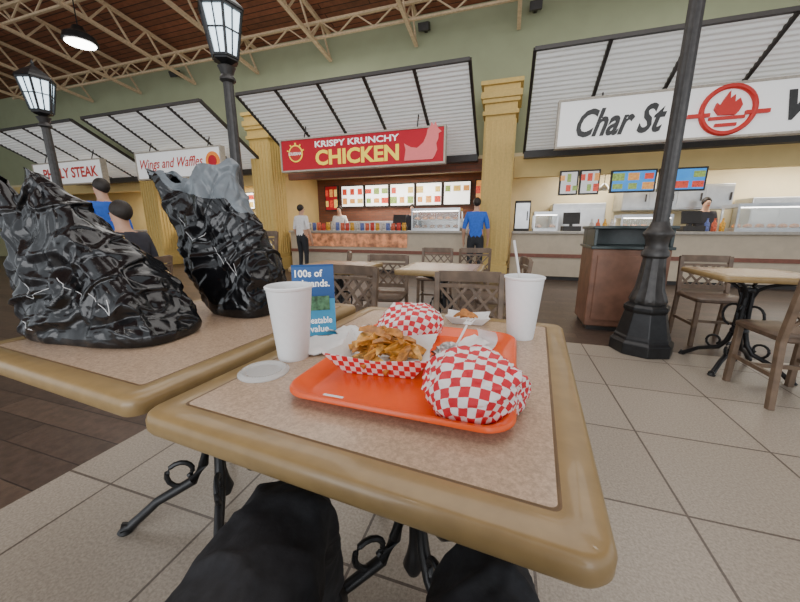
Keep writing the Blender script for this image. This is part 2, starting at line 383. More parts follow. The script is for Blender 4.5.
# counters
def counter(B0,B1,label):
    o=((B0+B1)/2,8.45); e=top('counter',label,'counter',BW(*o),RZ)
    m=MB(); bbx(m,o,B0,B1,8.12,8.75,.08,1.02); part(m,'counter_body',M_counter,e)
    m=MB(); bbx(m,o,B0,B1,8.16,8.72,0,.08); part(m,'kickboard',M_dark,e)
    m=MB(); bbx(m,o,B0,B1,8.03,8.82,1.02,1.08); part(m,'worktop',M_ctop,e,bevel=.01)
    m=MB(); bbx(m,o,B0,B1,8.09,8.12,.50,.58); part(m,'trim_strip',M_ctrim,e)
counter(-5.9,-.72,'tiled service counter of the chicken stall'); counter(.05,8.5,'beige service counter of the wok stall')
counter(-10.1,-6.7,'beige service counter of the waffle stall'); counter(-16,-10.9,'beige service counter of the steak stall')

def board(B0,B1,z0,z1,A,mt,label,name='menu_board',cat='menu board',group=None,photo=True,cols=None):
    o=((B0+B1)/2,A); e=top(name,label,cat,BW(o[0],A,z0),RZ,group)
    w=(B1-B0)*S;h=(z1-z0)*S
    m=MB(); m.bb(-w/2,w/2,0,.07,0,h); part(m,'housing',M_dark,e)
    m=MB(); m.bb(-w/2+.03,w/2-.03,-.006,.0,.03,h-.03); part(m,'light_panel',mt,e)
    if photo:
        for i in range(3):
            for j in range(2):
                if random.random()<.85:
                    x=-w/2+w*(i+.5)/3; z=h*(.28+.42*j); a=w*random.uniform(.09,.14); c=h*random.uniform(.10,.17)
                    part(MB().bb(x-a,x+a,-.009,-.006,z-c,z+c),'food_photo',random.choice(MP),e)
    return e
for k in range(5):
    b0=-5.3+k*.84; board(b0,b0+.81,1.80,2.48,10.1,M_menu,'lit menu board on the stall rear wall',group='lit menu boards')
board(-5.9,-5.42,1.7,2.5,10.1,M_red,'red poster on brick wall','poster','poster')
board(-1.02,-.5,1.55,2.5,10.1,MP[0],'food poster on brick wall','poster','poster')
board(.95,1.32,1.84,2.34,8.2,M_signw,'white menu poster with food pictures','poster','poster')
board(1.34,1.72,1.84,2.34,8.2,M_signw,'white menu poster with food pictures','poster','poster')
board(1.92,2.72,1.86,2.30,8.2,M_blue,'blue lit menu screen','menu_screen','screen')
board(2.76,3.54,1.86,2.30,8.2,M_blue,'blue lit menu screen','menu_screen','screen')
for b in(-9.6,-8.6,-7.6,-14,-13,-12): board(b,b+.85,1.8,2.4,10.1,M_menu,'lit menu board on yellow wall',group='lit menu boards')
def case(B0,B1,A0,A1,z0,z1,label,rows=2):
    o=((B0+B1)/2,(A0+A1)/2); e=top('display_case',label,'display case',BW(o[0],o[1],z0),RZ)
    w=(B1-B0)*S;d=(A1-A0)*S;h=(z1-z0)*S
    m=MB(); m.bb(-w/2,w/2,-d/2,d/2,0,.05); m.bb(-w/2,w/2,-d/2,d/2,h-.06,h)
    for x in(-w/2+.015,w/2-.015):
        for y in(-d/2+.015,d/2-.015): m.bb(x-.015,x+.015,y-.015,y+.015,.05,h-.06)
    part(m,'case_frame',M_steel,e)
    m=MB(); m.bb(-w/2+.02,w/2-.02,-d/2+.002,-d/2+.008,.05,h-.06); part(m,'glass_pane',M_glass,e)
    for r in range(rows):
        z=.06+(h-.14)*r/rows; part(MB().bb(-w/2+.02,w/2-.02,-d/2+.05,d/2-.02,z-.008,z+.006),'shelf',M_steel,e)
    m=MB(); m.bb(-w/2+.03,w/2-.03,-d/2+.04,-d/2+.07,h-.075,h-.062); part(m,'case_light',M_bulb,e)
    for r in range(rows):
        z=.06+(h-.14)*r/rows+.006; n=int(w/.16)
        for k in range(n):
            x=-w/2+.1+k*(w-.2)/max(1,n-1)
            mm=MB(); mm.lathe([(.01,0),(.05,.004),(.062,.025),(.05,.055),(.025,.07),(.002,.075)],12,mod=lambda a,zz:1+.15*sin(3*a+k))
            lx,ly=x,-d/2+.15
            wx,wy,_=BW(o[0],o[1]); 
            single(mm,'fried_food',[M_food],'golden fried food piece on a case shelf','food',(wx+lx*CB+ly*SB,wy-lx*SB+ly*CB,z0*S+z),RZ,smooth=True,group='fried food in the cases')
case(-2.35,-1.15,8.15,8.7,1.08,1.62,'glass hot food case with lit shelves')
case(4.1,6.2,8.15,8.7,1.08,1.6,'glass and steel food case on wok counter',1)
case(.5,1.0,8.15,8.7,1.08,1.5,'small steel warmer case on counter',1)
case(2.2,3.1,8.15,8.7,1.08,1.42,'low glass warmer case on counter',1)
cols=[(.6,.05,.03),(.75,.35,.03),(.55,.5,.45),(.12,.16,.4),(.65,.12,.05)]
SM=[mat('snack_%s'%n,c,.35,var=.5,scale=30) for n,c in zip(('red','amber','pale','blue','scarlet'),cols)]
for k in range(22):
    b=-5.6+k*.145; m=MB(); hh=.17+.04*random.random()
    m.loops([(.09,.012,.005,0,0),(.1,.05,.02,.03,0),(.1,.05,.02,hh-.04,0),(.1,.008,.003,hh,0)],3)
    single(m,'snack_bag',SM[k%5],'%s snack bag standing on the counter'%('red','amber','pale','blue','scarlet')[k%5],'snack bag',BW(b,8.2,1.08),RZ,smooth=True,group='snack bags on the counter')
m=MB(); o=(-3.9,8.1); bbx(m,o,-5.5,-2.45,8.085,8.12,.66,1.0)
single(m,'food_banner',[mat('banner_food',(.55,.22,.10),.4,var=.8,scale=7,estr=.3)],'printed food picture banner on counter front','banner',BW(*o),RZ)
def equip(name,label,cat,B0,B1,A0,A1,z0,z1,mt,detail='door'):
    o=((B0+B1)/2,(A0+A1)/2); e=top(name,label,cat,BW(o[0],o[1],z0),RZ)
    w=(B1-B0)*S;d=(A1-A0)*S;h=(z1-z0)*S
    m=MB(); m.bb(-w/2,w/2,-d/2,d/2,0,h); part(m,'body',mt,e,bevel=.015)
    n=max(1,round(w/.5))
    for k in range(n):
        x0=-w/2+w*k/n+.02;x1=-w/2+w*(k+1)/n-.02
        dd=part(MB().bb(x0,x1,-d/2-.015,-d/2,h*.08,h*.92),'door',M_steel,e,bevel=.004)
        x=x1-.04; part(MB().bb(x-.01,x+.01,-d/2-.045,-d/2-.015,h*.35,h*.65),'handle',M_dark,dd)
equip('refrigerator','tall stainless kitchen refrigerator','refrigerator',1.0,2.2,9.5,10.15,0,1.75,M_steel)
equip('kitchen_hood','stainless steel kitchen hood over range','hood',2.5,4.6,9.4,10.15,1.55,2.1,M_steel)
equip('kitchen_range','stainless kitchen range against the wall','range',2.5,4.6,9.45,10.15,0,.95,M_steel)
equip('refrigerator','tall stainless kitchen refrigerator','refrigerator',5.0,6.4,9.5,10.15,0,1.8,M_steel)
equip('kitchen_range','steel prep unit behind the counter','range',-5.4,-3.2,9.5,10.15,0,1.35,M_steel)
equip('soda_dispenser','black and steel soda dispenser on counter','dispenser',.08,.42,8.2,8.7,1.08,1.75,M_dark)
equip('prep_table','steel prep unit behind the counter','prep table',-2.9,-1.0,9.5,10.15,0,1.4,M_steel)
equip('prep_table','steel prep unit behind the counter','prep table',-10,-7,9.5,10.15,0,1.3,M_steel)
def register(B,label='black cash register on the counter'):
    e=top('cash_register',label,'cash register',BW(B,8.4,1.08),RZ)
    m=MB(); m.bb(-.17,.17,-.17,.17,0,.1); part(m,'drawer_box',M_dark,e,bevel=.008)
    m=MB(); m.box((0,.02,.26),(.32,.03,.24),0,Matrix.Rotation(-.25,3,'X')); m.bb(-.03,.03,0,.06,.09,.2); part(m,'monitor',M_dark,e,bevel=.006)
register(-2.75);register(1.3);register(3.5);register(-8.0)
def shaker(B,A,col,h=.24):
    m=MB(); m.lathe([(.035,0),(.04,.01),(.04,h*.62),(.018,h*.75),(.014,h*.95),(.02,h)],14)
    single(m,'bottle',col,'sauce bottle standing on the counter','bottle',BW(B,A,1.08),0,smooth=True,group='bottles on the counter')
for b in(1.7,1.82,1.95,2.08,3.75,3.87,4.0,-.95,-.85): shaker(b,8.35,random.choice(SM))
for b in(1.9,2.25,2.6,2.95):
    e=top('heat_lamp','small dark dome heat lamp hanging over the counter','heat lamp',BW(b,8.6,1.95),RZ,'heat lamps')
    part(MB().lathe([(.10,0),(.09,.06),(.05,.11),(.02,.14)],18),'lamp_shade',M_steel,e,smooth=True)
    part(MB().tube([(0,0,.14),(0,0,.7)],.006,6),'cord',M_dark,e)

# ---------------------------------------------------------------- lamp posts
def lamp_post(zl,k=.86):
    e=top('street_lamp','black cast iron lamp post with glowing glass lantern','street lamp',group='lamp posts')
    R=lambda L:[(r*k,z) for r,z in L]
    m=MB()
    m.lathe(R([(.28,0),(.28,.10),(.25,.12),(.25,.14),(.235,.16),(.20,.30),(.185,.36),(.20,.38),(.20,.41),(.17,.43)]),8,phase=pi/8)
    part(m,'base',M_blk,e,bevel=.006)
    m=MB(); fl=lambda a,z:1-.07*abs(cos(6*a))
    m.lathe(R([(.15,.43),(.165,.46),(.15,.50),(.125,.56),(.105,.72),(.095,.82)]),48,mod=fl)
    m.lathe(R([(.095,.82),(.115,.84),(.115,.87),(.10,.89),(.09,.93),(.10,.98),(.125,1.01),(.125,1.03),(.10,1.06),(.085,1.08),(.07,1.12)]),32)
    m.lathe(R([(.070,1.12),(.066,1.7),(.058,zl-.16)]),48,mod=lambda a,z:1-.09*abs(cos(5*a)))
    m.lathe([(.05,zl-.16),(.075,zl-.14),(.075,zl-.12),(.055,zl-.09),(.075,zl-.04),(.085,zl-.02),(.04,zl)],32)
    part(m,'shaft',M_blk2,e,smooth=True)
    L=top('lantern',None,None); L.parent=e; L.location=(0,0,zl)
    hexp=lambda r,z,k:(r*cos(pi/3*k),r*sin(pi/3*k),z)
    m=MB()
    m.lathe([(.05,0),(.12,.03),(.12,.06)],6)
    for q in range(6):
        m.bar(hexp(.12,.05,q),hexp(.20,.46,q),.02,.02)
        m.bar(hexp(.20,.46,q),hexp(.20,.46,q+1),.025,.03); m.bar(hexp(.12,.06,q),hexp(.12,.06,q+1),.02,.02)
        m.bar(hexp(.165,.27,q),hexp(.165,.27,q+1),.012,.012)
        a=Vector(hexp(.125,.06,q));b=Vector(hexp(.125,.06,q+1));c=Vector(hexp(.20,.46,q));d=Vector(hexp(.20,.46,q+1))
        m.bar((a+b)/2,(c+d)/2,.010,.012)
    part(m,'lantern_frame',M_blk,L)
    m=MB(); m.lathe([(.11,.05),(.19,.46)],6,cap=True); part(m,'lantern_glass',M_lampg,L)
    m=MB(); m.lathe([(.225,.47),(.21,.50),(.12,.58),(.09,.60),(.05,.63),(.015,.66),(.022,.69),(.004,.73)],6); part(m,'lantern_roof',M_blk,L)
    return e
lp=lamp_post(3.25); lp.location=(2.15,2.80,0); lp['label']='black fluted lamp post on octagonal base beside brown cabinet'
lq=lamp_post(2.66); lq.location=(-1.74,3.74,0); lq['label']='black lamp post with glowing lantern behind black bags'
dup(lq,(-5.20,5.28,0),0,1,'black lamp post with glowing lantern near the steak stall')
def bay(x,y,z):
    e=top('pendant_light','round dark high bay ceiling light, switched on','ceiling light',(x,y,z),0,'high bay lights')
    m=MB(); m.lathe([(.26,0),(.27,.02),(.24,.12),(.12,.2),(.08,.28),(.03,.30)],28); part(m,'lamp_shade',M_blk,e,smooth=True)
    m=MB(); m.lathe([(.225,-.012),(.23,-.004)],28); part(m,'diffuser',M_bulb,e)
    m=MB(); m.tube([(0,0,.3),(0,0,1.3)],.01,8); part(m,'rod',M_blk,e)
bay(-6.0,7.1,4.45); bay(-2,-1.5,5.0); bay(3,1,4.9)
for b in(-2.1,-9.5,.2):
    e=top('spotlight','black spotlight fixed on the green wall','spotlight',BW(b,8.33,5.5),RZ,'wall spotlights')
    m=MB(); m.box((0,-.12,0),(.22,.2,.14),0,Matrix.Rotation(.4,3,'X')); part(m,'body',M_dark,e,bevel=.01)
    m=MB(); m.bb(-.03,.03,-.06,.06,-.03,.09); part(m,'bracket',M_dark,e)

# ---------------------------------------------------------------- waste cabinet
e=top('waste_cabinet','brown wooden waste cabinet with dark top','cabinet',(2.38,3.56,0),RZ)
m=MB(); m.bb(-.34,.34,-.27,.27,.05,.86); part(m,'body',M_cab,e,bevel=.01)
m=MB(); m.bb(-.31,.31,-.24,.24,0,.05); part(m,'plinth',M_dark,e)
m=MB(); m.bb(-.29,.29,-.285,-.27,.12,.80); part(m,'door',M_cab,e,bevel=.006)
m=MB(); m.bb(-.36,.36,-.29,.29,.86,.89); m.bb(-.34,.34,.1,.27,.89,1.06);m.bb(-.34,-.31,-.27,.1,.89,1.06);m.bb(.31,.34,-.27,.1,.89,1.06);m.bb(-.36,.36,-.29,.29,1.06,1.09); part(m,'tray_shelf',M_cabt,e,bevel=.006)

# ---------------------------------------------------------------- chairs
def chair():
    e=top('dining_chair','brown wooden chair with lattice back','chair',group='dining chairs')
    m=MB(); m.loops([(.40,.40,.05,.415,0),(.42,.42,.06,.425,0),(.42,.42,.06,.445,0),(.39,.39,.05,.455,0)]); part(m,'seat',M_cs,e,smooth=True)
    for x,y in((-.18,.18),(.18,.18)):
        m=MB(); m.bar((x,y,0),(x*.97,y*.97,.42),.034,.034); part(m,'leg',M_cw,e,bevel=.004)
    for x in(-.195,.195):
        m=MB(); m.bar((x,-.22,0),(x,-.185,.43),.034,.036); m.bar((x,-.185,.42),(x,-.235,.80),.034,.036); part(m,'leg',M_cw,e,bevel=.004)
    m=MB()
    def by(z): return -.185-.05*(z-.43)/.37
    for z,h in((.775,.065),(.715,.022),(.50,.04)):
        pts=[(x,by(z)-.02*(1-(x/.2)**2),z) for x in[-.19+.38*i/8 for i in range(9)]]
        for p,q in zip(pts,pts[1:]): m.bar(p,q,.024,h)
    for i in range(-3,5):
        for sg in(1,-1):
            x0=-.19+.38*(i)/4;x1=x0+sg*.19
            xa,za,xb,zb=x0,.50,x1,.72
            if max(xa,xb)<-.19 or min(xa,xb)>.19: continue
            P=[]
            for t in[j/8 for j in range(9)]:
                x=xa+(xb-xa)*t;z=za+(zb-za)*t
                if -.192<=x<=.192: P.append((x,by(z)-.02*(1-(x/.2)**2),z))
            if len(P)>1: m.bar(P[0],P[-1],.016,.016,up=(0,1,0))
    part(m,'backrest',M_cw,e)
    m=MB(); m.bar((-.18,.17,.2),(-.19,-.2,.2),.02,.025); m.bar((.18,.17,.2),(.19,-.2,.2),.02,.025); m.bar((-.18,0,.2),(.18,0,.2),.02,.025); part(m,'stretcher',M_cw,e)
    return e
ch=chair(); F=lambda d:radians(d)
ch.location=(-.16,3.12,0); ch.rotation_euler=(0,0,F(170))
dup(ch,(.38,1.80,0),F(168),1,'brown lattice back chair at the far side of the table')
dup(ch,(-.44,2.15,0),F(155)); dup(ch,(.90,3.0,0),F(80),1,'brown lattice back chair turned sideways'); dup(ch,(.45,4.3,0),F(165))
dup(ch,(-2.2,4.9,0),F(160),1.27,'tall brown lattice back bar chair')
dup(ch,(2.47,1.97,0),F(-14),1,'brown lattice back chair tucked at small table'); dup(ch,(2.92,3.02,0),F(162),1,'brown lattice back chair facing small table')
dup(ch,(-.80,3.7,0),F(100)); dup(ch,(1.05,4.7,0),F(-10))
dup(ch,(-2.50,3.08,0),F(95),1,'brown wooden chair with a seated person')
dup(ch,(-.09,-.05,0),F(-8),1,'brown wooden chair under the seated diner')

# ---------------------------------------------------------------- tables
TA=radians(-22.2); tb=Vector((cos(TA),sin(TA),0)); ta=Vector((-sin(TA),cos(TA),0))
def iron_base(e,zt,R=.27):
    m=MB()
    for k in range(4):
        a=pi/4+k*pi/2; c=Vector((cos(a),sin(a),0))
        P=lambda r,z:(c.x*r,c.y*r,z)
        m.tube([P(.028,.62),P(.03,.45),P(.035,.3),P(.06,.2),P(.10,.14),P(.16,.115),P(.22,.09),P(.27,.05),P(.31,.018),P(.335,.02)],[.013,.014,.016,.018,.018,.017,.016,.016,.018,.02],10)
        sc=[P(.05+.065*cos(t)*(1-t/9),.43+.085*sin(t)*(1-t/9)) for t in[-1.4+q*.42 for q in range(14)]]
        m.tube(sc,.009,8)
        sc=[P(.13+.05*cos(t)*(1-t/9),.185+.05*sin(t)*(1-t/9)) for t in[-1.4+q*.42 for q in range(14)]]
        m.tube(sc,.009,8)
        m.tube([P(.03,.56),P(.05,.62),P(.10,.66),P(.17,.685),P(.24,zt-.01)],.012,8)
        m.lathe([(.022,0),(.026,.008),(.014,.02)],12,c=P(.325,0))
    m.lathe([(.045,.60),(.05,.61),(.05,.63),(.045,.64)],20); m.lathe([(.045,.28),(.055,.295),(.055,.31),(.045,.325)],20)
    m.lathe([(.02,.05),(.032,.08),(.02,.12),(.014,.16),(.014,.28)],16)
    part(m,'pedestal',M_blk,e,smooth=True)
def table(w,d,loc,rz,label,zt=.75):
    e=top('dining_table',label,'table',loc,rz)
    i=.052
    L=[(w-.05,d-.05,.02,zt-.042,0),(w-.01,d-.01,.033,zt-.039,0),(w,d,.038,zt-.030,0),(w,d,.038,zt-.014,0),(w-.008,d-.008,.034,zt-.005,0),(w-.022,d-.022,.026,zt,0),(w-2*i,d-2*i,.012,zt,0),(w-2*i-.006,d-2*i-.006,.010,zt-.0012,1),(w-2*i-.010,d-2*i-.010,.010,zt,1)]
    m=MB(); m.loops(L,8,capt=False); part(m,'table_rim',[M_edge,M_groove],e,smooth=True)
    m=MB(); m.loops([(w-2*i-.010,d-2*i-.010,.010,zt-.02,0),(w-2*i-.010,d-2*i-.010,.010,zt,0)]); part(m,'table_inlay',M_lam,e)
    iron_base(e,zt-.042)
    return e
T1=Vector((.041,.803,0)); table(.742,.896,T1,TA,'tan laminate dining table holding the orange tray')
T2=Vector((-.687,1.108,0)); table(.746,.88,T2,TA,'tan laminate dining table holding black plastic bags')
table(.66,.66,(.36,2.78,0),RZ,'small tan laminate dining table among chairs'); table(.62,.66,(-.55,2.95,0),RZ,'small tan laminate dining table among chairs')
table(.64,.64,(2.60,2.42,0),RZ,'small tan laminate dining table beside lamp post')
ZT=.75
# ---------------------------------------------------------------- tray and food
TR=radians(-19); tc_=Vector((.052,.735,0))
def trp(x,y,z): 
    return (tc_.x+x*cos(TR)-y*sin(TR), tc_.y+x*sin(TR)+y*cos(TR), z)
m=MB(); w,d=.42,.50
m.loops([(w-.07,d-.07,.03,ZT+.001,0),(w-.05,d-.05,.04,ZT+.003,0),(w-.015,d-.015,.05,ZT+.019,0),(w,d,.055,ZT+.021,0),(w+.004,d+.004,.056,ZT+.017,0),(w+.004,d+.004,.056,ZT+.020,0),(w-.002,d-.002,.054,ZT+.0245,0),(w-.018,d-.018,.048,ZT+.0235,0),(w-.056,d-.056,.037,ZT+.007,0),(w-.076,d-.076,.03,ZT+.005,0)],8)
single(m,'serving_tray',M_orange,'orange plastic serving tray with raised rim','tray',(tc_.x,tc_.y,0),TR,smooth=True)
TF=ZT+.0055
def cup(loc,label):
    e=top('foam_cup',label,'cup',loc)
    m=MB(); m.lathe([(.034,.001),(.037,0),(.038,.004),(.0535,.176),(.056,.178),(.057,.183),(.054,.185),(.0515,.180),(.049,.15)],48,cap=False)
    m.lathe([(.0005,.003),(.037,.003)],48,cap=False)
    part(m,'cup_body',M_cup,e,smooth=True)
    m=MB(); m.lathe([(.0005,.150),(.049,.150)],40,cap=False); part(m,'drink',M_cupin,e)
    return e
cup((-.270,.790,ZT),'tall white foam cup beside clear lid')
e=cup((.360,.945,ZT),'tall white foam cup with straw beside the tray')
m=MB(); m.tube([(.02,.01,.03),(-.02,.01,.22),(-.035,.01,.285)],.0035,8); part(m,'straw',M_white,e,smooth=True)
m=MB(); m.lathe([(.001,.002),(.035,.002),(.04,.006),(.047,.007),(.052,.002),(.055,.001),(.055,.004),(.052,.006),(.047,.010),(.04,.009),(.035,.005),(.001,.005)],48,cap=False)
single(m,'cup_lid',M_lid,'clear plastic cup lid lying on the table','lid',(-.308,.695,ZT),0,smooth=True)
def napkin(loc,rz,w,d,label,seed,amp=1):
    m=MB(); n=24; vs=[];fs=[]
    for s_ in(0,1):
        for j in range(n+1):
            for i in range(n+1):
                x=(i/n-.5)*w;y=(j/n-.5)*d
                z=.002+amp*(.014*max(0,noise.noise((x*18+seed,y*18,seed)))+.006*abs(noise.noise((x*40+seed,y*40,seed))))+(.0025 if s_ else 0)+.014*(i/n)**3
                vs.append((x+.010*noise.noise((y*26,seed,0)),y+.010*noise.noise((x*26,seed,4)),z))
    N=(n+1)*(n+1)
    for j in range(n):
        for i in range(n):
            a=j*(n+1)+i; fs.append((a,a+n+1,a+n+2,a+1)); fs.append((N+a,N+a+1,N+a+n+2,N+a+n+1))
    m.add(vs,fs); single(m,'napkin',M_white,label,'napkin',loc,rz,smooth=True)
napkin((-.195,.865,ZT),radians(12),.17,.14,'crumpled white paper napkin on the table',3,1.6)
napkin((-.16,.975,ZT),radians(-30),.10,.09,'folded white paper napkin on the table',9,1.5)
napkin(trp(.09,.14,TF),radians(25),.09,.07,'white paper napkin on the tray',5)
def wrapped(loc,rx,ry,rz_,seed,rzr,label):
    # loosely folded parcel: facets from random cutting planes plus creases
    rnd=random.Random(seed); pl=[]
    for q in range(15):
        v=Vector((rnd.uniform(-1,1),rnd.uniform(-1,1),rnd.uniform(-.2,1))).normalized(); pl.append((v,rnd.uniform(.80,.97)))
    pl.append((Vector((.1,-.15,1)).normalized(),.80))
    nu,nv=130,80; m=MB(); vs=[];uv=[];fs=[]
    R=lambda p,f,w:max(0,1-abs(noise.noise(p*f+Vector((seed,seed*2,0))))/w)
    for j in range(nv+1):
        ph=pi*j/nv
        for i in range(nu):
            a=2*pi*i/nu
            x=sin(ph)*cos(a);y=sin(ph)*sin(a);z=cos(ph)
            p=Vector((x,y,z)); r_=1.06
            for v,dd in pl:
                c_=p.dot(v)
                if c_>.05: r_=min(r_,dd/c_)
            k=r_*(1+.10*noise.noise(p*1.2+Vector((seed,0,0))))+.04*R(p,1.6,.12)-.05*R(p+Vector((3,1,0)),2.2,.16)+.02*R(p,4.5,.25)
            zz=max(z*1.12*rz_*k,-rz_*.80)
            vs.append((x*rx*k*1.04,y*ry*k*1.04,zz+rz_*.80)); r=ph*.085; uv.append((r*cos(a+.5)/.0195,r*sin(a+.5)/.0195))
    for j in range(nv):
        for i in range(nu):
            k=(i+1)%nu; fs.append((j*nu+i,(j+1)*nu+i,(j+1)*nu+k,j*nu+k))
    m.add(vs,fs); o=single(m,'wrapped_sandwich',M_check,label,'wrapped sandwich',loc,rzr,smooth=True)
    ul=o.data.uv_layers.new(name='uv')
    for l in o.data.loops: ul.data[l.index].uv=uv[l.vertex_index]
wrapped((.138,.545,TF),.092,.074,.056,3,radians(12),'sandwich wrapped in red and white checkered paper at tray front')
wrapped(trp(-.085,.178,TF),.092,.070,.056,8,radians(20),'sandwich wrapped in red and white checkered paper at tray rear')
def boat(loc,rz,w,d,h,label,mt):
    m=MB(); a,b=w*.33,d*.33; A_,B_=w/2,d/2
    vo=[(-a,-b,0),(a,-b,0),(a,b,0),(-a,b,0),(-A_,-B_,h*1.1),(0,-B_*.92,h*.82),(A_,-B_,h*1.1),(A_*.92,0,h*.85),(A_,B_,h*1.1),(0,B_*.92,h*.82),(-A_,B_,h*1.1),(-A_*.92,0,h*.85)]
    fo=[(3,2,1,0),(0,1,5,4),(1,6,5),(1,2,7,6),(2,8,7),(2,3,9,8),(3,10,9),(3,0,11,10),(0,4,11)]
    m.add(vo,fo,0); me=m.mesh('food_boat',[mt,M_white])
    o=bpy.data.objects.new('food_boat',me); COL.objects.link(o); o.location=loc; o.rotation_euler=(0,0,rz)
    ul=me.uv_layers.new(name='uv')
    for l in me.loops:
        v=me.vertices[l.vertex_index].co; ul.data[l.index].uv=((v.x)/.012,(v.y*.3+v.z)/.012)
    sd=o.modifiers.new('thick','SOLIDIFY'); sd.thickness=.0015; sd.offset=-1; sd.material_offset=1
    setp(o,label,'food tray'); return o
BL=trp(-.078,-.040,TF+.001)
boat(BL,radians(-12),.230,.180,.050,'red and white paper boat full of potato wedges',M_check2)
boat((.235,1.105,ZT+.001),radians(-15),.15,.10,.026,'white paper boat with fried food near table edge',M_white)
def wedge(loc,rot,L,w,label,nm='potato_wedge',mt=None,group='potato wedges in the boat',cat='fried potato'):
    m=MB(); n=8; vs=[];fs=[]
    for j in range(n+1):
        t=j/n; k=(sin(pi*min(max(t,.08),.92)))**.4; x=(t-.5)*L; zc=.010*sin(pi*t)
        for yy,zz in((-.5,-.3),(.5,-.3),(.0,.6)): vs.append((x,yy*w*k,zc+zz*w*k*.9))
    for j in range(n):
        for i in range(3):
            k=(i+1)%3; fs.append((j*3+i,(j+1)*3+i,(j+1)*3+k,j*3+k))
    fs.append((0,1,2)); fs.append(tuple(reversed(range(n*3,n*3+3))))
    m.add(vs,fs); o=single(m,nm,mt or random.choice(M_fry),label,cat,loc,rot=rot,smooth=False,bevel=.0015,group=group)
for k in range(44):
    lay=k//13; rr=1-.22*lay
    x=random.uniform(-.078,.078)*rr;y=random.uniform(-.052,.052)*rr
    z=.016+.018*lay+random.uniform(0,.008)
    wedge((BL[0]+x,BL[1]+y,BL[2]+z),(random.uniform(-1.2,1.2),random.uniform(-.35,.35),random.uniform(-1.4,1.4)),random.uniform(.06,.088),random.uniform(.019,.025),'golden fried potato wedge')
for k in range(6):
    wedge((.235+random.uniform(-.03,.03),1.105+random.uniform(-.015,.015),ZT+.016+.002*k),(random.uniform(-.3,.3),0,random.uniform(-1,1)),.05,.018,'brown fried chicken strip','chicken_strip',M_food,'fried strips in the small boat','fried food')
m=MB(); nu,nv=40,24; vs=[];fs=[]
for j in range(nv+1):
    ph=pi*j/nv
    for i in range(nu):
        a=2*pi*i/nu; p=Vector((sin(ph)*cos(a),sin(ph)*sin(a),cos(ph)))
        k=1-.5*abs(noise.noise(p*2.3+Vector((5,1,0))))+.25*noise.noise(p*5)
        vs.append((p.x*.048*k,p.y*.044*k,max(0,.024+p.z*.034*k)))
for j in range(nv):
    for i in range(nu):
        k=(i+1)%nu; fs.append((j*nu+i,(j+1)*nu+i,(j+1)*nu+k,j*nu+k))
m.add(vs,fs); single(m,'foil_wrapper',M_foil,'crumpled silver foil wrapper on the tray','wrapper',trp(.072,-.005,TF),0,smooth=True)
e=top('plastic_fork','white plastic fork resting on the tray','fork',trp(.080,.045,TF+.045),radians(-30))
m=MB(); m.tube([(0,-.07,-.02),(0,0,.008),(0,.05,.03)],.003,8); part(m,'handle',M_white,e,smooth=True)
m=MB(); m.box((0,.06,.034),(.02,.02,.002)); 
for k in(-1,0,1): m.box((k*.008,.083,.036),(.003,.028,.002))
part(m,'tines',M_white,e)
m=MB(); n=14; vs=[];fs=[]
for j in range(n+1):
    t=j/n
    for x in(-.028,.028): vs.append((x,.03*sin(t*2.6)-.01,.001+.06*t*t*(1-.3*t)))
for j in range(n): fs.append((2*j,2*j+1,2*j+3,2*j+2))
m.add(vs,fs); single(m,'receipt',M_white,'curled white paper receipt on the tray','receipt',trp(.130,.165,TF+.001),radians(-40),smooth=True)
m=MB(); m.bb(-.02,.02,-.003,.003,0,.0006); single(m,'sticker',M_white,'small white sticker on the tray rim','sticker',trp(-.10,-.238,ZT+.0246),TR)
e=top('table_card','blue printed tent card standing on the table','table card',(-.262,.985,ZT),radians(14))
m=MB(); h=.215;wd=.122
def sheet(y0,tilt,mi0,mi1):
    R=Matrix.Rotation(tilt,3,'X')
    for z0,z1,mi in((0,h*.52,mi1),(h*.52,h,mi0)):
        vs=[R@Vector((x,y,z))+Vector((0,y0,0)) for x in(-wd/2,wd/2) for y in(0,.0012) for z in(z0,z1)]
        m.add(vs,[(0,1,3,2),(4,6,7,5),(0,4,5,1),(2,3,7,6),(0,2,6,4),(1,5,7,3)],mi)
sheet(-.029,radians(-8),0,1); sheet(.029,radians(8),0,1)
part(m,'card',[M_navy,M_cyan],e)
g=top('card_print',None,None); g.parent=e; g.location=(0,-.0305,0); g.rotation_euler=(radians(-8),0,0)
def ct(s,x,z,w_,h_,mt=M_wtxt,bold=.02):
    me=text_mesh(s,1,0,bold,0,fit=(w_,h_)); part(me,'lettering',mt,g,loc=(x,-.0006,z),rot=(pi/2,0,0))
ct('100s of',-.012,h*.88,.080,.022); ct('brands.',.008,h*.74,.080,.022); ct('Unbeatable',.0,h*.22,.10,.020); ct('value.',.014,h*.10,.06,.020)
m=MB(); m.bb(-.045,.045,-.0012,-.0004,h*.36,h*.56); part(m,'picture',mat('card_picture',(.08,.20,.10),.5,var=.6,scale=60),g)

